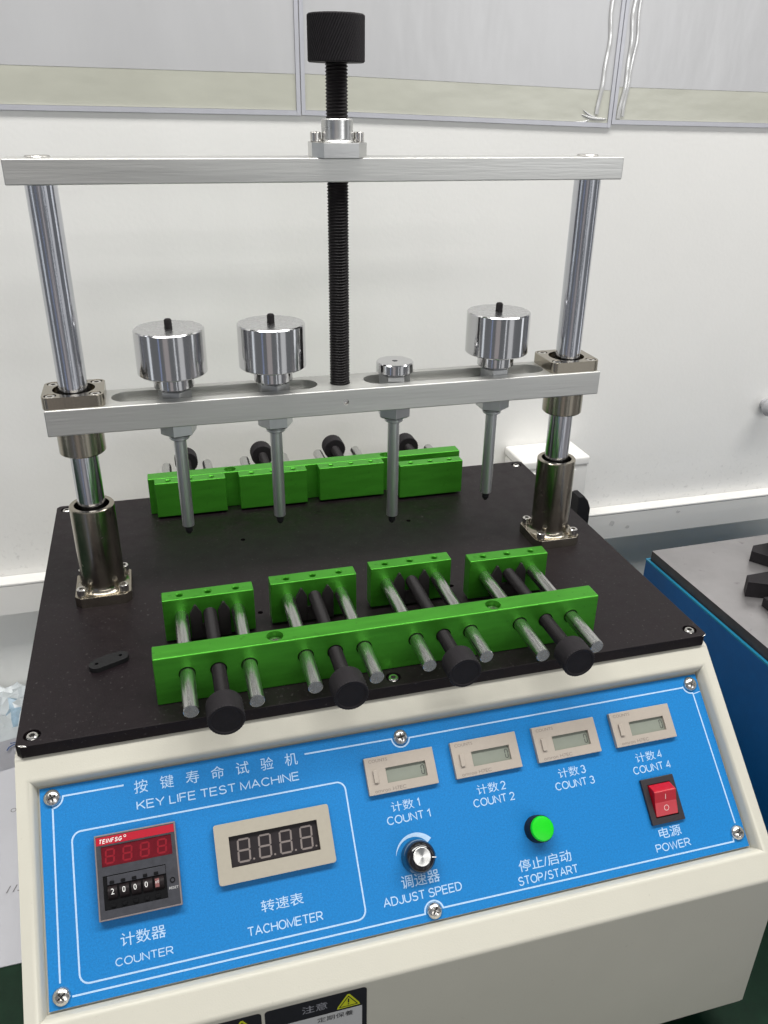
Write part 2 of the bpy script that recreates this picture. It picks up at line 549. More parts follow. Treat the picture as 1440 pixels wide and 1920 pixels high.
M['steel_edge'] = mat('dull_steel_edge', (0.07, 0.065, 0.07), 0.4, 0.5, var=0.2, vscale=60)
M['knob_grey'] = mat('grey_plastic', (0.40, 0.40, 0.42), 0, 0.4)
M['pouch'] = mat('frosted_sleeve', (0.54, 0.54, 0.55), 0, 0.28, var=0.05, vscale=5, stretch=(2, 1, 0.6), bump=0.6, bscale=9, bdist=0.003)
M['pouch_strip'] = mat('greenish_sleeve_strip', (0.53, 0.53, 0.455), 0, 0.28, var=0.035, vscale=30, stretch=(1, 1, 2), bump=0.6, bscale=9, bdist=0.003)
M['pouch_edge'] = mat('bluish_welded_edge', (0.50, 0.505, 0.55), 0, 0.25, var=0.06, vscale=30, bump=0.4, bscale=60)
M['bead'] = mat('clear_bead', (0.55, 0.55, 0.545), 0, 0.12, spec=0.8, coat=1.0)


def wall_material():
    """white emulsion with grey scuffs that gather above the trunking"""
    m = mat('white_emulsion_wall', (0.845, 0.838, 0.815), 0, 0.75, var=0.035, vscale=3.5, bump=0.35, bscale=220)
    nt = m.node_tree
    N, Lk = nt.nodes, nt.links
    b = N['Principled BSDF']
    src = b.inputs['Base Color'].links[0].from_socket
    tc = [n for n in N if n.type == 'TEX_COORD'][0]
    sx = N.new('ShaderNodeSeparateXYZ')
    Lk.new(tc.outputs['Object'], sx.inputs['Vector'])
    no = N.new('ShaderNodeTexNoise')
    no.inputs['Scale'].default_value = 150
    no.inputs['Detail'].default_value = 5
    no.inputs['Roughness'].default_value = 0.6
    Lk.new(tc.outputs['Object'], no.inputs['Vector'])
    th = N.new('ShaderNodeMapRange')
    th.inputs['From Min'].default_value, th.inputs['From Max'].default_value = 0.57, 0.72
    Lk.new(no.outputs['Fac'], th.inputs['Value'])
    zr = N.new('ShaderNodeMapRange')  # scuffs only in the strip the bench rubs against
    zr.inputs['From Min'].default_value, zr.inputs['From Max'].default_value = -0.05, -0.125
    ab = N.new('ShaderNodeMath')
    ab.operation = 'GREATER_THAN'
    ab.inputs[1].default_value = -0.134
    Lk.new(sx.outputs['Z'], zr.inputs['Value'])
    mu = N.new('ShaderNodeMath')
    mu.operation = 'MULTIPLY'
    Lk.new(th.outputs['Result'], mu.inputs[0])
    Lk.new(zr.outputs['Result'], mu.inputs[1])
    Lk.new(sx.outputs['Z'], ab.inputs[0])
    m4 = N.new('ShaderNodeMath')
    m4.operation = 'MULTIPLY'
    Lk.new(mu.outputs['Value'], m4.inputs[0])
    Lk.new(ab.outputs['Value'], m4.inputs[1])
    mu = m4
    m3 = N.new('ShaderNodeMath')
    m3.operation = 'MULTIPLY'
    m3.inputs[1].default_value = 0.33
    Lk.new(mu.outputs['Value'], m3.inputs[0])
    mix = N.new('ShaderNodeMix')
    mix.data_type = 'RGBA'
    Lk.new(m3.outputs['Value'], mix.inputs['Factor'])
    Lk.new(src, mix.inputs['A'])
    mix.inputs['B'].default_value = (0.27, 0.26, 0.26, 1)
    Lk.new(mix.outputs['Result'], b.inputs['Base Color'])
    return m


M['wall'] = wall_material()
M['mat_green'] = mat('green_bench_mat', (0.0035, 0.024, 0.010), 0, 0.6, spec=0.25, var=0.25, vscale=70, bump=0.25, bscale=1500)

# ------------------------------------------------------------------ the setting
TZ = -290.0     # bench level
WY = 460.0      # wall
obj('wall', box(-1500, 1900, WY, WY + 60, TZ - 400, 1500), M['wall'], kind='structure')
obj('table_top', box(-1300, 1700, -260, WY - 1, TZ - 30, TZ, 3), M['mat_green'], kind='structure')

tr = thing('cable_trunking', 'white plastic cable trunking running along the wall behind the machine', 'trunking', at(0, WY, -132))
obj('trunking_body', box(-1300, 1700, WY - 19.7, WY - 0.3, -172, -135.5, 0.6), M['wall_white'], tr)
obj('trunking_lid', box(-1300, 1700, WY - 20, WY - 0.3, -135.4, -132, 1.2), M['wall_white'], tr)
# smudges on the trunking
for x, z, r in ((430, -148, 5), (530, -143, 3), (455, -157, 3)):
    bm = bmesh.new()
    pts = [(r * (0.6 + 0.7 * random.random()) * math.cos(a * PI / 5), r * (0.4 + 0.6 * random.random()) * math.sin(a * PI / 5)) for a in range(10)]
    bm.faces.new([bm.verts.new((px, 0, pz)) for px, pz in pts])
    obj('scuff_mark', bm, mat('trunking_scuff', (0.60, 0.59, 0.58), 0, 0.7), tr, at(x, WY - 19.9, z))

# three clear sleeves on the wall
def sleeve(x0, x1, z0a, z0b, z1, label, ridge=(), pucker=()):
    """x0..x1, bottom height at either end, top height"""
    t = thing('document_sleeve', label, 'plastic sleeve', at(x0, WY, z0a), 'sleeves hung in a row on the wall')
    zl = lambda x: z0a + (z0b - z0a) * (x - x0) / (x1 - x0)

    def sheet(a, b, da, db, y, th):
        """slab between heights (bottom + da) and (bottom + db or top)"""
        bm = bmesh.new()
        c = []
        for yy in (y, y - th):
            c.append([bm.verts.new((a, yy, zl(a) + da)), bm.verts.new((b, yy, zl(b) + da)),
                      bm.verts.new((b, yy, zl(b) + db if db else z1)), bm.verts.new((a, yy, zl(a) + db if db else z1))])
        bm.faces.new(c[0])
        bm.faces.new(c[1][::-1])
        for i in range(4):
            j = (i + 1) % 4
            bm.faces.new((c[0][i], c[0][j], c[1][j], c[1][i]))
        return bm
    obj('insert_sheet', sheet(x0 + 4, x1 - 4, 36, None, WY - 0.5, 1.0), M['pouch'], t)
    obj('bottom_strip', sheet(x0 + 4, x1 - 4, 4.6, 36.2, WY - 0.5, 0.8), M['pouch_strip'], t)
    obj('welded_edge', join(sheet(x0, x0 + 3.8, 0, None, WY - 0.4, 2.4), sheet(x1 - 3.8, x1, 0, None, WY - 0.4, 2.4),
                            sheet(x0 + 3.9, x1 - 3.9, 0, 4.4, WY - 0.4, 2.2)), M['pouch_edge'], t)
    for xr, za, rr in ridge:   # puckered ridges of the film along its side weld
        n = 150
        bm = bmesh.new()
        rows = []
        for k in range(n + 1):
            z = za + 260 * k / n
            dx = 1.5 * math.sin(z * 0.055 + xr) + 0.7 * math.sin(z * 0.14) + (z - za) * 0.03
            r = rr * (0.22 + 0.06 * math.sin(z * 0.11 + xr) + 0.03 * math.sin(z * 0.31))
            rows.append([bm.verts.new((xr + dx + rr * math.cos(PI * i / 10), WY - 2.2 - r * math.sin(PI * i / 10), z)) for i in range(11)])
        for a, b in zip(rows, rows[1:]):
            for i in range(10):
                bm.faces.new((a[i], a[i + 1], b[i + 1], b[i]))
        obj('film_ridge', bm, M['bead'], t, smooth=80)
    for xc, zc, ang, ln, rr in pucker:   # creases where the film is bunched up in a corner
        n = 16
        bm = bmesh.new()
        ca, sa = math.cos(math.radians(ang)), math.sin(math.radians(ang))
        rows = []
        for k in range(n + 1):
            q = k / n
            r = rr * math.sin(PI * (0.08 + 0.9 * q)) ** 0.7
            d = ln * q
            bow = 1.6 * math.sin(PI * q)
            px, pz = xc + d * ca - bow * sa, zc + d * sa + bow * ca
            rows.append([bm.verts.new((px - r * math.cos(PI * i / 10) * sa, WY - 1.6 - 0.7 * r * math.sin(PI * i / 10), pz + r * math.cos(PI * i / 10) * ca)) for i in range(11)])
        for a, b in zip(rows, rows[1:]):
            for i in range(10):
                bm.faces.new((a[i], a[i + 1], b[i + 1], b[i]))
        obj('film_crease', bm, M['bead'], t, smooth=80)
    return t


sleeve(-560, 27.4, 346, 341, 640, 'frosted document sleeve on the wall with smooth flat film and no ridges')
sleeve(28.4, 366, 341.5, 332, 640, 'frosted document sleeve on the wall behind the black lifting knob, film puckered in one corner', ridge=((350, 345, 2.3),), pucker=((360, 340.5, 172, 30, 1.5), (352, 341, 158, 22, 1.2), (340, 339.5, 186, 16, 1.2)))
sleeve(367, 760, 335.5, 331, 640, 'frosted document sleeve on the wall with two ridges of film at its edge', ridge=((376, 341, 2.4), (381, 343, 1.7)))

# socket box on the wall and the plug in it
sb = thing('socket_box', 'white surface-mounted socket box with a raised lid on the wall', 'socket', at(320, WY, -30))
obj('lid', box(274, 364, 404, WY - 0.4, -42, -30, 3, 3), M['wall_white'], sb)
obj('housing', box(275, 363, 405.5, WY - 0.4, -124, -42.3, 2, 3), M['wall_white'], sb)
obj('face_plate', box(280, 346, 403.5, 405.4, -106, -46, 0.8, 2), M['wall_white'], sb)
pl = thing('power_plug', 'black power plug with its cable pushed into the white socket box', 'plug', at(352, 400, -95))
obj('plug_body', poly([(344, -116), (362, -116), (362, -92), (358, -82), (352, -75), (344, -75)], 0, 20, 2), M['rubber'], pl,
    at(0, 405.2, 0) @ RX(90))
obj('cable', tf(cyl(4, 0, 120, 16), T(354, 395, -238)), M['rubber'], pl)
obj('strain_relief', tf(lathe([(0, 0), (5, 0), (8, 9), (8, 15), (0, 15)], 20), T(356, 395, -132)), M['rubber'], pl)

# small knob on the wall
obj('wall_knob', tf(lathe([(0, 0), (7, 0), (7, 6), (11, 9), (13, 14), (11, 20), (6, 23), (0, 24)], 28), RX(90)), M['knob_grey'],
    None, at(648, WY - 0.2, -4), label='small round grey knob fixed to the bare wall', cat='knob')

# neighbouring machine
nb = thing('neighbour_machine', 'blue steel machine with a bare steel top plate beside the cream machine', 'machine', at(352, 236, TZ) @ RZ(0.9))
NB = at(352, 236, 0) @ RZ(0.9)
obj('body', box(-4, 420, -520, 3, TZ + 12, -82.5, 1.5, 2), M['blue_paint'], nb, NB)
obj('body_rim', join(box(-4, -1.2, -520, 3, -82.4, -80.6), box(-1.1, 420, 0.2, 3, -82.4, -80.6)), mat('light_blue_rim', (0.012, 0.20, 0.34), 0, 0.4), nb, NB)
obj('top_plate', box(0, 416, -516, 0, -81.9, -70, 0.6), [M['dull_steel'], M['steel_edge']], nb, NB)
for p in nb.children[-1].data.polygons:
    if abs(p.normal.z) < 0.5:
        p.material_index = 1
fx = obj('fixture_clamp', poly([(86, -46), (96, -36), (200, -30), (200, -72), (112, -84)], -69.9, -58, 0.5), M['black_matt'], nb, NB)
obj('clamp_jaw', box(112, 200, -60, -38, -57.9, -26, 0.8), M['black_matt'], fx, NB)
obj('clamp_bolt', tf(cyl(5, -57.9, -52, 6, 0.6), T(122, -70, 0)), M['screw'], fx, NB)
fx = obj('fixture_clamp', poly([(36, -104), (44, -92), (180, -88), (180, -118), (60, -122), (52, -112)], -69.9, -54, 0.5), M['black_matt'], nb, NB)
obj('clamp_jaw', box(40, 150, -160, -122.5, -69.9, -60, 0.8), M['black_matt'], fx, NB)
obj('clamp_bolt', tf(cyl(4.5, -53.9, -49, 6, 0.6), T(70, -103, 0)), M['screw'], fx, NB)
obj('fixture_pin', tf(join(cyl(4, 0, 60, 20, 0.6)), T(70, -185, -63) @ RY(90)), M['rod'], nb, NB)
for x in (20, 400):
    for y in (-30, -490):
        obj('foot', tf(cyl(14, 0, 12.2, 20), T(x, y, TZ)), M['rubber'], nb, NB)

# papers on the bench
ps = thing('paper_sheet', 'white paper sheet with pencilled figures lying on the green bench mat', 'paper', at(-390, 200, TZ))
obj('sheet', box(-520, -256, 80, 366, TZ + 0.3, TZ + 1.1), M['paper'], ps, Matrix.Translation((0, 0, 0)))
obj('pencil_figures', text('115', -316, -300, -162, -154.5, 0.35), M['pencil'], ps, at(0, 0, TZ + 1.3))
obj('pencil_figures', stroke(arc(-321, 257, 2.4, 0, 360, 16), 0.7), M['pencil'], ps, at(0, 0, TZ + 1.3))
p2 = thing('paper_slip', 'narrow curled slip with blue pen writing beside the crumpled film', 'paper', at(-350, 330, TZ))
bm = bmesh.new()
rows = []
for k in range(9):
    y = 318 + k * 5.2
    z = TZ + 2.2 + 5 * (k / 8) ** 2
    rows.append([bm.verts.new((x, y + 0.22 * (x + 340), z)) for x in (-440, -250)])
for a, b in zip(rows, rows[1:]):
    bm.faces.new((a[0], a[1], b[1], b[0]))
bmesh.ops.solidify(bm, geom=list(bm.faces), thickness=0.4)
obj('slip', bm, M['paper'], p2)
obj('pen_writing', join(stroke([(-336, 341), (-334.5, 346), (-329, 350)], 1.6), stroke([(-334, 352), (-326, 353)], 1.3)), M['pen'], p2, at(0, 0, TZ + 8.2))
fm = thing('crumpled_film', 'crumpled pale plastic film with blue print against the wall behind the papers', 'plastic film', at(-350, 400, TZ))
bm = bmesh.new()
gx, gy = 26, 18
vs = [[None] * (gy + 1) for _ in range(gx + 1)]
for i in range(gx + 1):
    for j in range(gy + 1):
        x, y = -450 + 190 * i / gx, 362 + 92 * j / gy
        h = 6 + 9 * abs(math.sin(i * 0.9 + 0.4 * j)) + 8 * abs(math.sin(j * 0.8 - i * 0.35)) + 5 * random.random()
        h *= min(1, (j + 0.4) / 4, (gy - j + 0.6) / 3)
        vs[i][j] = bm.verts.new((x + random.uniform(-2, 2), y + random.uniform(-1.5, 1.5), TZ + 1.5 + h))
for i in range(gx):
    for j in range(gy):
        bm.faces.new((vs[i][j], vs[i + 1][j], vs[i + 1][j + 1], vs[i][j + 1]))
f_o = obj('film_sheet', bm, [M['film'], mat('blue_film_print', (0.30, 0.42, 0.52), 0, 0.35, var=0.3, vscale=120)], fm, smooth=25)
for k, p in enumerate(f_o.data.polygons):
    if (k // 5 * 37) % 11 < 2:
        p.material_index = 1

# ------------------------------------------------------------------ the machine
W2, D = 241.7, 344.5
mc = thing('key_test_machine', 'cream key life test machine with blue control panel, black plate and steel press frame', 'test machine', at(0, 110, TZ))
A = 0.7408
CA, SA = math.cos(A), math.sin(A)
PO = Vector((-231.46, -7.37, -28.95))
PM = Matrix(((1, 0, 0, PO.x * MM), (0, CA, -SA, PO.y * MM), (0, SA, CA, PO.z * MM), (0, 0, 0, 1)))
PW, PH = 463.3, 122.1


def pn(u=0, v=0, w=0, rot=None):
    return PM @ at(u, -v, w, rot)


def pp(u, v, w):
    """panel coordinates to machine millimetres"""
    return Vector((PO.x + u, PO.y - v * CA - w * SA, PO.z - v * SA + w * CA))


# cabinet: folded sheet-metal shell with a recessed opening for the panel
def cabinet():
    bm = bmesh.new()
    CW, FY, BZ, FW = 243.5, -119.6, -256.5, 8.0

    def fillet(p0, p1, p2, r, n):
        a, b = (p0 - p1).normalized(), (p2 - p1).normalized()
        ang = a.angle(b)
        d = r / math.tan(ang / 2)
        s, e = p1 + a * d, p1 + b * d
        ctr = p1 + (a + b).normalized() * (r / math.sin(ang / 2))
        out = []
        for k in range(n + 1):
            t = k / n
            v = (s - ctr).lerp(e - ctr, t).normalized() * r
            out.append(ctr + v)
        return out
    sl = lambda v: Vector((pp(0, v, FW).y, pp(0, v, FW).z))
    vt = None
    top = Vector((0, -9.2))
    # point where the slope meets the top plane and the front plane
    v_top = (PO.z + FW * CA - (-9.2)) / SA
    v_fr = (PO.y - FW * SA - FY) / CA
    p_top, p_fr = sl(v_top), sl(v_fr)
    a1 = fillet(Vector((D, -9.2)), p_top, p_fr, 7, 6)
    a2 = fillet(p_top, p_fr, Vector((FY, BZ)), 4.5, 6)
    a3 = fillet(p_fr, Vector((FY, BZ)), Vector((D, BZ)), 3, 4)
    prof = [Vector((D, -9.2))] + a1 + a2 + a3 + [Vector((D, BZ))]
    i_sl = len(a1)                      # slope face lies between prof[i_sl] and prof[i_sl + 1]
    lo = [bm.verts.new((-CW, p.x, p.y)) for p in prof]
    hi = [bm.verts.new((CW, p.x, p.y)) for p in prof]
    n = len(prof)
    for i in range(n):
        j = (i + 1) % n
        if i != i_sl:
            bm.faces.new((lo[i], lo[j], hi[j], hi[i]))
    bm.faces.new(lo)
    bm.faces.new(hi[::-1])
    edges = [e for e in bm.edges if all(abs(abs(v.co.x) - CW) < 1e-4 for v in e.verts) and abs(e.verts[0].co.x - e.verts[1].co.x) < 1e-4]
    # the sloping frame and the rolled lip of the opening
    last = [lo[i_sl], lo[i_sl + 1], hi[i_sl + 1], hi[i_sl]]
    R_ = 4.2
    loops = [(6.6, FW)]
    for k in range(1, 7):
        t = k / 6 * 1.25
        loops.append((6.6 - R_ * math.sin(t), FW - R_ * (1 - math.cos(t))))
    loops += [(1.4, 0.4), (1.4, -2.0)]
    for o, w in loops:
        c = [pp(-o, -o, w), pp(-o, PH + o, w), pp(PW + o, PH + o, w), pp(PW + o, -o, w)]
        ring = [bm.verts.new(p) for p in c]
        for i in range(4):
            j = (i + 1) % 4
            bm.faces.new((last[i], last[j], ring[j], ring[i]))
        last = ring
    bm.faces.new(last)
    bmesh.ops.bevel(bm, geom=edges, offset=2.0, segments=3, affect='EDGES', profile=0.5)
    return bm


obj('cabinet', cabinet(), M['cream'], mc, smooth=40)
for x in (-205, 205):
    for y in (-82, 305):
        obj('rubber_foot', tf(lathe([(0, 0), (20, 0), (22, 3), (24, 33.4), (0, 33.4)], 28), T(x, y, TZ)), M['rubber'], mc)

# -- control panel ------------------------------------------------
pan = obj('control_panel', box(0, PW, -PH, 0, -0.9, 0), M['blue'], mc, pn())
PZ = 0.12


def print_on(parent, geo, name='lettering', m='print', w=PZ):
    return obj(name, geo, M[m], parent, pn(0, 0, w), smooth=0)


LW = 1.0
print_on(pan, stroke([(x, -y) for x, y in rrect(17.2, 187.7, 28.6, 112.0, 5.5)], LW, True), 'printed_line')
SCR = dict(tl=(7.1, 6.4), bl=(7.0, 115.6), tr=(456.4, 6.5), br=(457.0, 112.1), tm=(230.6, 7.3), bm=(231.3, 116.4))
ra = 6.2


def neg(p):
    return [(x, -y) for x, y in p]


x, y = SCR['tl']
print_on(pan, stroke(neg(arc(x, y, ra, 90, 0, 10) + [(49.5, 6.4)]), LW), 'printed_line')
print_on(pan, stroke(neg(arc(x, y, ra, 90, 60, 3)[:1] + [(6.4, 108.8)]), LW), 'printed_line')
x, y = SCR['tm']
print_on(pan, stroke(neg([(164.6, 7.2), (x - 6.3, 7.5)] + arc(x, y + 0.3, ra, 170, 10, 14) + [(450.0, 8.2)] +
                         arc(SCR['tr'][0], SCR['tr'][1] + 0.4, 6.4, 170, 88, 8) + [(457.8, 106.0)]), LW), 'printed_line')
print_on(pan, stroke(neg([(456.7, 14.0), (PW - 0.4, 13.0)]), 0.6), 'printed_line')
x, y = SCR['bm']
print_on(pan, stroke(neg([(12.6, 116.9), (x - 6.2, 117.2)] + arc(x, y + 0.4, ra, 180, 352, 14) + [(452.4, 117.2), (453.0, 114.2)]), LW), 'printed_line')
print_on(pan, text('按键寿命试验机', 55.6, 159.4, 4.9, 12.8, spread=8.3))
print_on(pan, caps('KEY LIFE TEST MACHINE', 56.2, 159.0, 17.3, 22.7))
for s, a in (('计数器', (41, 67, 89.9, 97.1)), ('COUNTER', (37.1, 70.4, 102.5, 107.0)), ('转速表', (124.2, 150.5, 89.0, 95.8)),
             ('TACHOMETER', (114.2, 161, 102.0, 107.3)), ('调速器', (213.4, 239.1, 92.6, 100.4)), ('ADJUST SPEED', (199.6, 252.4, 103.1, 108.5)),
             ('停止/启动', (293.2, 331.0, 98.8, 106.1)), ('STOP/START', (290.5, 333.8, 108.6, 114.0)), ('电源', (398.3, 415.4, 98.4, 105.4)),
             ('POWER', (393.0, 419.9, 108.1, 113.4))):
    print_on(pan, text(s, *a, bold=0.004) if ord(s[0]) > 200 else caps(s, *a))
for k in range(4):
    du = 60.35 * k
    print_on(pan, text('计数', 215.6 + du, 231.2 + du, 47.3, 53.7))
    print_on(pan, caps(str(k + 1), (233.6 if k == 0 else 232.8) + du, (235.4 if k == 0 else 236.6) + du, 47.8, 53.3))
    print_on(pan, caps('COUNT %d' % (k + 1), 211.2 + du, 241.2 + du, 55.9, 61.2))
# swelling arc above the speed knob
bm = bmesh.new()
L1, L2 = [], []
for i in range(25):
    t = i / 24
    a = math.radians(168 - 128 * t)
    w = 0.15 + 3.5 * t ** 0.9
    L1.append(bm.verts.new((227.0 + (14.2 + w * 0.15) * math.cos(a), -83.2 + (14.2 + w * 0.15) * math.sin(a), 0)))
    L2.append(bm.verts.new((227.0 + (14.2 - w * 0.85) * math.cos(a), -83.2 + (14.2 - w * 0.85) * math.sin(a), 0)))
for i in range(24):
    bm.faces.new((L1[i], L2[i], L2[i + 1], L1[i + 1]))
print_on(pan, bm, 'printed_arc')


# pan-head cross screws
def pan_head():
    bm = lathe([(5.1, 0), (5.1, 0.7), (4.8, 1.6), (4.0, 2.5), (2.8, 3.1), (1.5, 3.35), (0, 3.4)], 32)
    return cut(cut(bm, [box(-2.6, 2.6, -0.55, 0.55, 1.9, 5)]), [box(-0.55, 0.55, -2.6, 2.6, 1.9, 5)])


lid = pan_head()
ph_me = mesh(lid, 'panel_screw', 30)
for i, (u, v) in enumerate(SCR.values()):
    s = obj('panel_screw', ph_me, M['screw'], pan, pn(u, v, 0.02) @ RZ([20, 35, 60, 75, 10, 50][i]))
    obj('cross_recess', join(box(-2.45, 2.45, -0.5, 0.5, 1.75, 1.95), box(-0.5, 0.5, -2.45, 2.45, 1.7, 1.9)), M['socket'], pan, pn(u, v, 0.02) @ RZ([20, 35, 60, 75, 10, 50][i]))

# -- four small counters --------------------------------------------
def frame_bm(w, h, d, wx0, wx1, wy0, wy1, bev=0.5, floor=0.6, r=0.0):
    """bezel w x h, d proud, with an open window (fractions, v down); floor stays at height floor"""
    b = poly(rrect(0, w, -h, 0, r), 0, d, bev) if r else box(0, w, -h, 0, 0, d, bev, 2)
    return cut(b, [box(w * wx0, w * wx1, -h * wy1, -h * wy0, floor, d + 5)])


cw_, ch_, cd_ = 48.0, 24.0, 3.6
HX, HY = [202.2, 262.9, 323.3, 383.7], 17.3
bez_me = mesh(frame_bm(cw_, ch_, cd_, 0.283, 0.862, 0.336, 0.745, 0.4, 1.2), 'counter_module', 30)
btn_me = mesh(box(0, 2.9, -8.2, 0, 0, 1.5, 0.3), 'reset_button', 30)
for k in range(4):
    c = obj('counter_module', bez_me, M['beige'], mc, pn(HX[k], HY, 0.05))
    mk = lambda dx, dy, w: pn(HX[k] + dx, HY + dy, 0.05 + w)
    obj('display', box(cw_ * 0.283, cw_ * 0.862, -ch_ * 0.745, -ch_ * 0.336, 1.25, 1.6), M['lcd'], c, mk(0, 0, 0))
    obj('digit', digit(2.4, 6.2, 0.55, 'abcdef'), M['lcd_digit'], c, mk(cw_ * 0.79, ch_ * 0.685, 1.66), smooth=0)
    obj('reset_button', btn_me, M['beige'], c, mk(cw_ * 0.098, ch_ * 0.355, cd_))
    obj('lettering', text('COUNTS', cw_ * 0.06, cw_ * 0.33, ch_ * 0.065, ch_ * 0.15), M['beige_dark'], c, mk(0, 0, cd_ + 0.08), smooth=0)
    obj('lettering', text('omron H7EC', cw_ * 0.085, cw_ * 0.53, ch_ * 0.862, ch_ * 0.955), M['beige_dark'], c, mk(0, 0, cd_ + 0.08), smooth=0)

# -- preset counter ------------------------------------------------------
U0, V0, S = 30.4, 33.4, 48.0
pc = obj('preset_counter', cut(box(0, S, -S, 0, 0, 6, 0.5), [box(0.9, S - 0.9, -S + 0.9, -0.9, 5.2, 9)]), M['ctr_frame'], mc, pn(U0, V0, 0.05))
q = lambda w=0.0, a=0, b=0: pn(U0 + a, V0 + b, 0.05 + w)
obj('counter_face', cut(box(0.95, S - 0.95, -S + 0.95, -0.95, 5.25, 5.9),
                        [box(S * 0.075, S * 0.935, -S * 0.385, -S * 0.145, 5.0, 8), box(S * 0.075, S * 0.835, -S * 0.885, -S * 0.49, 5.0, 8)]), M['ctr_face'], pc, q())
obj('red_band', box(S * 0.022, S * 0.978, -S * 0.125, -S * 0.03, 5.92, 6.02), M['red_band'], pc, q())
obj('lettering', tf(caps('TEINFSG', S * 0.05, S * 0.33, S * 0.055, S * 0.108, 0.17, 0.42), Matrix(((1, 0.22, 0, 1.2), (0, 1, 0, 0), (0, 0, 1, 0), (0, 0, 0, 1)))), M['white'], pc, q(6.1), smooth=0)
obj('lettering', stroke(arc(S * 0.375, -S * 0.062, 0.62, 0, 360, 14), 0.3), M['white'], pc, q(6.1), smooth=0)
obj('red_window', box(S * 0.076, S * 0.934, -S * 0.384, -S * 0.146, 5.26, 5.4), M['red_window'], pc, q())
for i in range(4):
    obj('digit', digit(5.8, 8.6, 1.0, slant=0.08), M['red_seg'], pc, q(5.46, S * (0.11 + 0.212 * i), S * 0.358), smooth=0)
obj('thumbwheel_well', box(S * 0.0755, S * 0.8345, -S * 0.8845, -S * 0.4905, 5.26, 5.34), M['thumb_dark'], pc, q())
obj('thumbwheel_cover', box(S * 0.125, S * 0.83, -S * 0.60, -S * 0.50, 5.36, 6.3, 0.3), M['ctr_face'], pc, q())
for i in range(5):
    x = S * (0.155 + 0.133 * i)
    obj('thumbwheel_button', box(x, x + 2.6, -S * 0.592, -S * 0.555, 6.32, 7.0, 0.3), M['thumb_dark'], pc, q())
    obj('thumbwheel', tf(lathe([(0, 0), (4.2, 0), (4.2, 5.4), (0, 5.4)], 30), T(S * 0.128 + S * 0.1405 * i, -S * 0.69, 3.9) @ RY(90)), M['thumb'], pc, q())
    obj('thumbwheel_button', box(x, x + 2.6, -S * 0.86, -S * 0.82, 5.36, 6.4, 0.3), M['thumb_dark'], pc, q())
for i, s in enumerate('2000'):
    x = S * (0.163 + 0.134 * i)
    obj('digit', text(s, x + 0.2, x + 2.0, S * 0.645, S * 0.712), M['white'], pc, q(8.2), smooth=0)
obj('digit_plate', box(S * 0.695, S * 0.745, -S * 0.735, -S * 0.635, 8.12, 8.18), mat('pink_multiplier', (0.20, 0.07, 0.068), 0, 0.5), pc, q())
obj('lettering', text('x10', S * 0.698, S * 0.742, S * 0.655, S * 0.69, 0.1), M['white'], pc, q(8.26), smooth=0)
obj('reset_button', tf(lathe([(1.0, 5.9), (1.0, 6.5), (1.55, 6.5), (1.55, 5.9)], 24), T(S * 0.905, -S * 0.69, 0)), M['thumb_dark'], pc, q())
obj('reset_cap', tf(cyl(0.95, 5.9, 6.3, 20), T(S * 0.905, -S * 0.69, 0)), M['ctr_face'], pc, q())
obj('lettering', text('RESET', S * 0.855, S * 0.97, S * 0.765, S * 0.795), M['label_white'], pc, q(5.96), smooth=0)

# -- tachometer ----------------------------------------------------
TU, TV, TW, TH = 100.8, 40.6, 73.2, 35.4
ta = obj('tachometer', frame_bm(TW, TH, 4.2, 0.118, 0.882, 0.232, 0.745, 0.5, 0.7, 1.4), M['beige2'], mc, pn(TU, TV, 0.05))
tq = lambda a, b, w: pn(TU + a, TV + b, 0.05 + w)
obj('display_window', box(TW * 0.1185, TW * 0.8815, -TH * 0.7445, -TH * 0.2325, 0.75, 1.3), M['led_window'], ta, tq(0, 0, 0))
for i in range(4):
    u = TW * 0.175 + 13.2 * i
    d = obj('digit', digit(8.2, 14.2, 1.15, slant=0.05, gap=0.1), M['led_seg'], ta, tq(u, TH * 0.735 - 1.4, 1.38), smooth=0)
    obj('decimal_point', tf(cyl(0.62, 0, 0.05, 16), T(10.0, 1.0, 0)), M['led_seg'], ta, tq(u, TH * 0.735 - 1.4, 1.38))

# -- speed knob, start button, power switch ----------------------------
kn = obj('speed_knob', lathe([(0, 0), (10.7, 0), (10.7, 2), (10.4, 5), (10.1, 9), (9.6, 11), (8.6, 12.6), (7.2, 13.6), (6.2, 14.0), (5.9, 13.6), (0, 13.6)], 56), M['black_gloss'], mc, pn(226.8, 83.2, 0.1))
obj('knob_cap', lathe([(0, 13.62), (5.7, 13.62), (5.7, 14.1), (5.4, 14.3), (0, 14.35)], 48), M['disc'], kn, pn(226.8, 83.2, 0.1))
obj('pointer_line', box(6.3, 9.2, -0.3, 0.3, 11.6, 14.08), M['white'], kn, pn(226.8, 83.2, 0.1) @ RZ(-12))
stb = obj('start_button', lathe([(0, 0), (8.9, 0), (8.9, 1.5), (8.6, 9), (8.1, 9.6), (0, 9.6)], 48), M['black'], mc, pn(311.6, 82.2, 0.1))
obj('lens', lathe([(0, 9.3), (8.05, 9.3), (8.0, 10.6), (7.4, 11.4), (5.5, 11.8), (0, 12.0)], 48), M['green_button'], stb, pn(311.6, 82.2, 0.1))
SU, SV, SW, SH = 394.3, 65.3, 25.8, 30.7
sw = obj('power_switch', cut(box(0, SW, -SH, 0, 0, 2.6, 0.6), [box(SW * 0.155, SW * 0.845, -SH * 0.865, -SH * 0.135, 0.7, 6)]), M['switch'], mc, pn(SU, SV, 0.05))
bm = bmesh.new()
prof = [(0.15, 0.8), (0.15, 3.2), (0.30, 8.6), (0.33, 9.0), (0.55, 5.2), (0.84, 2.9), (0.85, 0.8)]
a_ = [bm.verts.new((SW * 0.175, -SH * v, w)) for v, w in prof]
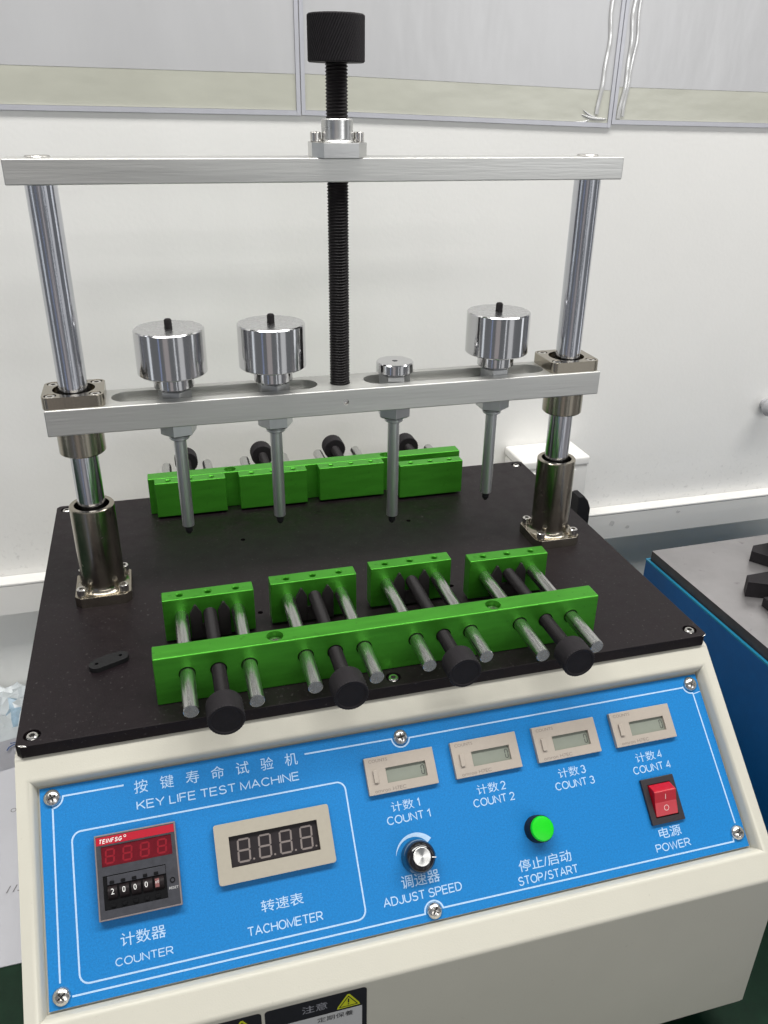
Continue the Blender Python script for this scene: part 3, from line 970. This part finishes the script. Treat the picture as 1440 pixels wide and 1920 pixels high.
b_ = [bm.verts.new((SW * 0.825, -SH * v, w)) for v, w in prof]
for i in range(len(prof)):
    j = (i + 1) % len(prof)
    bm.faces.new((a_[i], a_[j], b_[j], b_[i]))
bm.faces.new(a_[::-1])
bm.faces.new(b_)
bmesh.ops.bevel(bm, geom=list(bm.edges), offset=0.35, segments=2, affect='EDGES', profile=0.5)
obj('rocker', bm, M['red_plastic'], sw, pn(SU, SV, 0.05), smooth=50)


def on_rocker(geo, v):  # lay a mark on the rocker's sloping face at fraction v
    (va, wa), (vb, wb) = ((0.33, 9.0), (0.55, 5.2)) if v < 0.55 else ((0.55, 5.2), (0.84, 2.9))
    w = wa + (wb - wa) * (v - va) / (vb - va)
    ang = math.degrees(math.atan2(wa - wb, (vb - va) * SH))
    obj('switch_mark', geo, M['pink_white'], sw, pn(SU + SW * 0.5, SV + SH * v, 0.05 + w + 0.12) @ RX(ang), smooth=0)


on_rocker(box(-0.28, 0.28, -1.9, 1.9, 0, 0.05), 0.44)
on_rocker(stroke(arc(0, 0, 1.75, 0, 360, 24), 0.42), 0.68)

# -- caution labels on the front -------------------------------------------
LM = lambda x, z, y=0.0: at(x, -119.75 - y, z) @ RX(90)
for x0, x1 in ((-113.2, -51.2), (-177.2, -115.2)):
    lb = obj('caution_label', poly(rrect(x0, x1, -48, 0, 2.5), 0, 0.15), M['label_black'], mc, LM(0, -125.2))
    obj('label_field', poly([(x0 + 3, -45), (x1 - 3, -45), (x1 - 3, -16.2), (x0 + 3, -16.2)], 0.16, 0.2), M['label_white'], lb, LM(0, -125.2))
    obj('lettering', text('注意', x0 + 22, x0 + 37.5, 4.2, 11), M['label_grey'], lb, LM(0, -125.2, 0.25), smooth=0)
    obj('lettering', text('定期保養', x0 + 31, x1 - 8.5, 18.2, 22.8), M['label_black'], lb, LM(0, -125.2, 0.3), smooth=0)
    cx = x1 - 11.5
    obj('warning_triangle', poly([(cx - 7.2, -14.6), (cx + 7.2, -14.6), (cx + 6.6, -12.4), (cx + 0.7, -2.6), (cx - 0.7, -2.6), (cx - 6.6, -12.4)], 0.16, 0.22), M['yellow'], lb, LM(0, -125.2))
    obj('warning_mark', join(stroke([(cx - 5.6, -13.3), (cx + 5.6, -13.3), (cx, -4.4)], 0.6, True), stroke([(cx, -6.6), (cx, -10.3)], 0.9), stroke([(cx, -11.2), (cx, -12.1)], 0.9)),
        M['label_black'], lb, LM(0, -125.2, 0.3), smooth=0)

# -- black base plate ---------------------------------------------------------
PSC = [(-W2 + 9.1, 9.5), (W2 - 9.1, 9.5), (-W2 + 9.1, D - 9.5), (W2 - 9.1, D - 9.5), (0, 9.5)]
HOLES = [(-76.5, 233.8), (79, 234.3), (-77.3, 112), (79, 113.2)]
plate_cut = [tf(cyl(5.3, -3.6, 3, 28), T(x, y, 0)) for x, y in PSC] + [tf(cyl(2.1, -6, 3, 20), T(x, y, 0)) for x, y in HOLES]
pb = poly(crect(-W2, W2, 0, D, 3.0), -8.75, 0, 0.5)
plt = obj('base_plate', cut(pb, plate_cut), M['black_plate'], mc, smooth=30)
for cx, cy, pts in ((-W2 + 3.0, 0.0, [(-1.6, 1.4), (0.4, -0.2), (3.6, -0.25), (2.6, 0.5)]), (W2 - 3.0, 0.0, [(-1.0, -0.25), (1.2, 0.0), (2.6, 1.6), (0.6, 0.5)])):
    bm = bmesh.new()
    bm.faces.new([bm.verts.new((cx + a, cy + b, 0.06 if b > 0.2 else -0.25)) for a, b in pts])
    obj('bare_chip', bm, M['screw'], plt, smooth=0)
bh = cut(lathe([(4.6, -3.5), (4.6, -2.2), (3.9, -0.6), (3.0, 0.1), (0, 0.15)], 28), [cyl(2.0, -1.8, 3, 6)])
bh_me = mesh(bh, 'plate_screw', 30)
for i, (x, y) in enumerate(PSC):
    s = obj('plate_screw', bh_me, M['screw'], plt, at(x, y, 0) @ RZ(17 * i))
    obj('hex_recess', tf(cyl(1.95, -2.1, -1.75, 6), RZ(17 * i)), M['socket'], plt, at(x, y, 0))

# -- posts, sleeves, bearing flanges ------------------------------------------
GY = 174.0
cap_me = mesh(cut(cyl(3.7, 0, 6.2, 28, 0.5), [cyl(2.0, 2.6, 9, 6)]), 'cap_screw', 30)


def cap_screw(parent, x, y, z, rot=0):
    obj('cap_screw', cap_me, M['screw'], parent, at(x, y, z) @ RZ(rot))


slv_me = mesh(lathe([(0, 50), (12.4, 50), (12.4, 77.2), (13.0, 78), (15.9, 78), (16.5, 77.3), (16.5, 14), (16.8, 11.6), (17.6, 10), (19.2, 8.9), (19.6, 8.52), (0, 8.52)], 64), 'sleeve_tube', 40)
flg_me = mesh(poly(crect(-21, 21, -21, 21, 4.5), 0.02, 8.5, 0.4), 'support_flange', 30)
post_me = mesh(cyl(10, 51, 304.4, 64, 0.3), 'guide_post', 40)
brg_bm = cut(poly(rrect(-21, 21, -19.5, 19.5, 5), 0, 8.6, 0.5),
             [cyl(14.6, 1.5, 12, 56)] + [tf(cyl(4.2, 4.4, 12, 28), T(sx * 15, sy * 14, 0)) for sx in (-1, 1) for sy in (-1, 1)])
brg_me = mesh(brg_bm, 'bearing_flange', 30)
seal_me = mesh(lathe([(10.15, 1.55), (10.15, 3.0), (14.5, 3.0), (14.5, 1.55)], 56), 'bearing_seal', 30)
rcap_me = mesh(cut(cyl(3.6, 4.42, 8.3, 28, 0.4), [cyl(1.9, 6.0, 12, 6)]), 'recessed_screw', 30)
bush_me = mesh(lathe([(10.1, -38.5), (15.4, -38.5), (16.4, -37.5), (16.4, -19.3), (10.1, -19.3), (10.1, -38.5)], 64), 'bearing_bush', 40)
BZ1, BZ0 = 159.1, 139.9
for px in (-193.0, 193.3):
    fl = obj('support_flange', flg_me, M['nickel'], mc, at(px, GY - 2, 0))
    obj('sleeve_tube', slv_me, M['nickel'], fl, at(px, GY - 1, 0))
    for sx in (-1, 1):
        for sy in (-1, 1):
            cap_screw(fl, px + sx * 15.6, GY - 2 + sy * 15.4, 8.5, 20 * sx + 35 * sy)
    obj('guide_post', post_me, M['post'], mc, at(px, GY, 0))
    bf = obj('bearing_flange', brg_me, M['nickel'], mc, at(px, GY + 2.5, BZ1 + 0.05))
    obj('bearing_seal', seal_me, M['rubber'], bf, at(px, GY, BZ1 + 0.05))
    obj('bearing_bush', bush_me, M['nickel'], bf, at(px, GY, BZ1 + 0.05))
    for sx in (-1, 1):
        for sy in (-1, 1):
            obj('recessed_screw', rcap_me, M['screw'], bf, at(px + sx * 15, GY + 2.5 + sy * 14, BZ1 + 0.05) @ RZ(15 * sx + 40 * sy))

# crossbar with two stepped slots
def stadium(x0, x1, r, z0, z1, cy):
    pts = arc(x1 - r, cy, r, -90, 90, 16) + arc(x0 + r, cy, r, 90, 270, 16)
    return poly(pts, z0, z1)


cb = box(-213, 214.8, 155.3, 195.5, BZ0, BZ1, 0.9, 3)
cb = cut(cb, [stadium(-168.5, -16.5, 12.0, BZ1 - 7, BZ1 + 5, GY + 2), stadium(20.5, 171.8, 12.0, BZ1 - 7, BZ1 + 5, GY + 2)])
cb = cut(cb, [stadium(-163, -22, 6.5, BZ0 - 5, BZ1, GY + 2), stadium(26, 166, 6.5, BZ0 - 5, BZ1, GY + 2)])
cb = cut(cb, [tf(cyl(2.2, 0, 12, 20), T(1.6, 167, 149.3) @ RX(90)), tf(cyl(7.9, BZ1 - 12, BZ1 + 3, 32), T(1, GY, 0))])
for px in (-193.0, 193.3):
    cb = cut(cb, [tf(cyl(16.6, BZ0 - 3, BZ1 + 3, 40), T(px, GY, 0))])
crb = obj('crossbar', cb, M['alu'], mc, smooth=30)
obj('set_screw', tf(cyl(2.05, 0, 2, 20), T(1.6, 159.5, 149.3) @ RX(90)), M['screw'], crb)

# top beam, nut flange, lifting screw and knob
tb = obj('top_beam', box(-213, 215.8, 163.3, 191.2, 304.3, 319.8, 0.9, 3), M['alu'], mc, smooth=30)
for px in (-193.0, 193.3):
    obj('beam_bolt', tf(lathe([(0, 319.82), (8, 319.82), (8, 320.3), (7.4, 320.9), (0, 321.0)], 32), T(px, GY + 4, 0)), M['screw'], tb)
nf = obj('nut_flange', poly([(-19, -7), (-12, -14), (12, -14), (19, -7), (19, 7), (12, 14), (-12, 14), (-19, 7)], 319.85, 329.2, 0.5), M['alu_turned'], mc, at(1, GY, 0))
obj('nut_boss', lathe([(0, 329.22), (12.5, 329.22), (11.2, 330.2), (10.75, 331.5), (10.75, 343), (10.2, 343.7), (8, 343.7), (0, 343.7)], 56), M['alu_turned'], nf, at(1, GY, 0))
for sx in (-1, 1):
    cap_screw(nf, 1 + sx * 15, GY, 329.25, 25 * sx)
th_o = obj('lifting_screw', thread(7.75, 1.15, 2.1, 229), M['black'], mc, at(1, GY, 149), smooth=20)
obj('lifting_knob', knurl(18.8, 0, 27.5, 64, 0.45, 0.8), M['black_matt'], mc, at(1, GY, 376.8), smooth=0)

# -- plungers ------------------------------------------------------------------------
nut_me = mesh(lathe([(0, 0), (11.2, 0), (13.6, 1.6), (13.6, 12), (0, 12)], 6), 'hex_nut', 25)
unut_me = mesh(lathe([(0, 0), (12.4, 0), (12.4, 10.5), (10.8, 11.6), (0, 11.6)], 6), 'upper_nut', 25)
neck_me = mesh(lathe([(0, 0), (6.6, 0), (7.6, 0.8), (7.6, 2.2), (7.0, 2.6), (7.6, 3.0), (7.6, 4.2), (0, 4.2)], 36), 'lock_ring', 30)
coll_me = mesh(lathe([(0, 0), (13.9, 0), (14.6, 0.7), (14.6, 7.6), (13.9, 8.4), (2.2, 8.4), (2.0, 6.0), (0, 6.0)], 56), 'collar', 35)
M['chrome_top'] = mat('satin_chrome_face', (0.62, 0.62, 0.63), 1.0, 0.27, var=0.05, vscale=120, rvar=0.05)
wgt_me = mesh(lathe([(0, 0), (9.5, 0), (9.5, 2.2), (24.2, 2.2), (25, 3.0), (25, 33.8), (24.2, 34.6), (3.0, 34.6), (3.0, 34.0), (0, 34.0)], 96), 'weight', 35)
stud_me = mesh(join(thread(2.9, 0.3, 1.0, 6.2, 20, 4), tf(lathe([(2.6, 0), (2.1, 0.9), (1.0, 1.2), (0, 1.2)], 20), T(0, 0, 6.15))), 'stud', 30)
tip_me = mesh(lathe([(0, 0), (1.2, 0.2), (2.6, 2.2), (2.9, 3.2), (2.9, 7.6), (0, 7.6)], 28), 'rubber_tip', 35)
wgt_me.materials.append(M['chrome'])
wgt_me.materials.append(M['chrome_top'])
for p in wgt_me.polygons:
    if p.normal.z > 0.95:
        p.material_index = 1
PY = GY + 1.5
for x, zb, heavy, rot in ((-123.2, 50.0, True, 12), (-50.0, 50.2, True, 3), (45.4, 39.0, False, 21), (130.0, 51.0, True, 33)):
    pgr = obj('plunger', cyl(4.75, zb, 164.6, 32, 0.3), M['steel'], mc, at(x, PY, 0))
    obj('hex_nut', nut_me, M['steel'], pgr, at(x, PY, BZ0 - 12.05) @ RZ(rot))
    obj('lock_ring', neck_me, M['steel'], pgr, at(x, PY, BZ0 - 16.3))
    obj('upper_nut', unut_me, M['steel'], pgr, at(x, PY, BZ1 - 6.95) @ RZ(rot + 30))
    obj('collar', coll_me, M['chrome'], pgr, at(x, PY, 164.7))
    obj('rubber_tip', tip_me, M['rubber'], pgr, at(x, PY, zb - 7.55))
    if heavy:
        obj('weight', wgt_me, M['chrome'], pgr, at(x, PY, 173.15))
        obj('stud', stud_me, M['black'], pgr, at(x, PY, 207.2))

# -- clamp rails and sliding blocks -------------------------------------------------------
GX = [-116.0, -38.5, 38.5, 116.0]
RZc = 21.8


def rail(y0, y1, x0, x1, name='clamp_rail'):
    b = box(x0, x1, y0, y1, 0.05, 36.2, 0.8, 3)
    cs = []
    for g in GX:
        for dx, r in ((-20, 5.5), (0, 5.5), (20, 5.5)):
            cs.append(tf(cyl(r, -30, 30, 28), T(g + dx, (y0 + y1) / 2, RZc) @ RX(90)))
    b = cut(b, cs)
    return cut(b, [tf(cyl(5.6, 29.2, 50, 32), T(x, (y0 + y1) / 2, 0)) for x in (-77.5, 77.5)])


for y0, y1, x0, x1 in ((18.7, 33.8, -156.6, 156.6), (305.2, 319.4, -154.2, 154.2)):
    rl = obj('clamp_rail', rail(y0, y1, x0, x1), M['green'], mc, smooth=30)
    for x in (-77.5, 77.5):
        obj('rail_screw', tf(cut(cyl(4.7, 0, 3.2, 28, 0.5), [cyl(2.3, 1, 6, 6)]), T(x, (y0 + y1) / 2, 29.3)), M['screw'], rl)

blk = cut(box(-32.4, 32.4, 0, 12.2, 2.0, 36.2, 0.7, 3), [tf(lathe([(0, 31), (2.3, 31), (2.3, 35.4), (3.4, 36.6), (3.4, 40), (0, 40)], 24), T(dx, 6.1, 0)) for dx in (-20, 0, 20)])
blk_me = mesh(blk, 'clamp_block', 30)
rodL_me = mesh(tf(cyl(4.8, 0, 107.5, 32, 0.35), RX(90)), 'guide_rod', 40)
rodS_me = mesh(tf(cyl(4.8, 0, 61, 32, 0.35), RX(90)), 'guide_rod', 40)
scrL_me = mesh(tf(thread(4.9, 0.5, 1.25, 106, 24), RX(90)), 'clamp_screw', 20)
scrS_me = mesh(tf(thread(4.9, 0.5, 1.25, 68, 24), RX(90)), 'clamp_screw', 20)
knb_me = mesh(tf(knurl(11.5, 0, 16, 36, 0.5, 0.7, 0.5, 9), RX(90)), 'clamp_knob', 0)
fork = []
for s in (-1, 1):
    pts = [(s * 10 - 4.2, 2.2), (s * 10 + 4.2, 2.2), (s * 10 + 4.2, 23.5), (s * 10 + 0.6, 30.2), (s * 10 - 0.6, 30.2), (s * 10 - 4.2, 23.5)]
    fork.append(poly(pts, 0, 2.2, 0.3))
fork.append(poly([(-5.7, 2.2), (5.7, 2.2), (5.7, 14), (-5.7, 14)], 0.1, 2.0))
fork_me = mesh(tf(join(*fork), RX(90)), 'retaining_fork', 30)
for g, yb, rz in zip(GX, (87.6, 91.5, 95.0, 86.8), (0.3, 0.0, 0.2, -1.2)):
    bk = obj('clamp_block', blk_me, M['green'], mc, at(g, yb, 0) @ RZ(rz))
    for dx in (-20, 20):
        obj('guide_rod', rodL_me, M['rod'], bk, at(g + dx, yb + 0.3, RZc))
    obj('clamp_screw', scrL_me, M['black'], bk, at(g, yb + 0.2, RZc))
    obj('retaining_fork', fork_me, M['fork'], bk, at(g, yb - 0.1, 0))
    obj('clamp_knob', knb_me, M['black_matt'], bk, at(g, yb - 104.6, RZc))
for g, yb in zip(GX, (305.0, 305.0, 305.0, 292.3)):
    m180 = RZ(180)
    bk = obj('clamp_block', blk_me, M['green'], mc, at(g, yb, 0) @ m180)
    for dx in (-20, 20):
        obj('guide_rod', rodS_me, M['rod'], bk, at(g + dx, yb - 0.3, RZc) @ m180)
    obj('clamp_screw', scrS_me, M['black'], bk, at(g, yb - 0.2, RZc) @ m180)
    obj('clamp_knob', knb_me, M['black_matt'], bk, at(g, yb + 66.6, RZc) @ m180)

# -- loose part lying on the plate -------------------------------------------------------------
tab = poly(arc(8.5, 0, 5.4, -80, 80, 10) + [(2, 6.6), (-3, 6.4)] + arc(-8.5, 0, 5.4, 80, 280, 14), 0, 3.6, 0.4)
tab = cut(tab, [tf(cyl(1.3, -1, 8, 16), T(x, 0.3, 0)) for x in (-8.5, 8.5)])
obj('rubber_tab', tab, M['rubber'], None, at(-188, 73, 0.1) @ RZ(22), label='small black two-holed oval tab lying loose on the black plate', cat='tab')
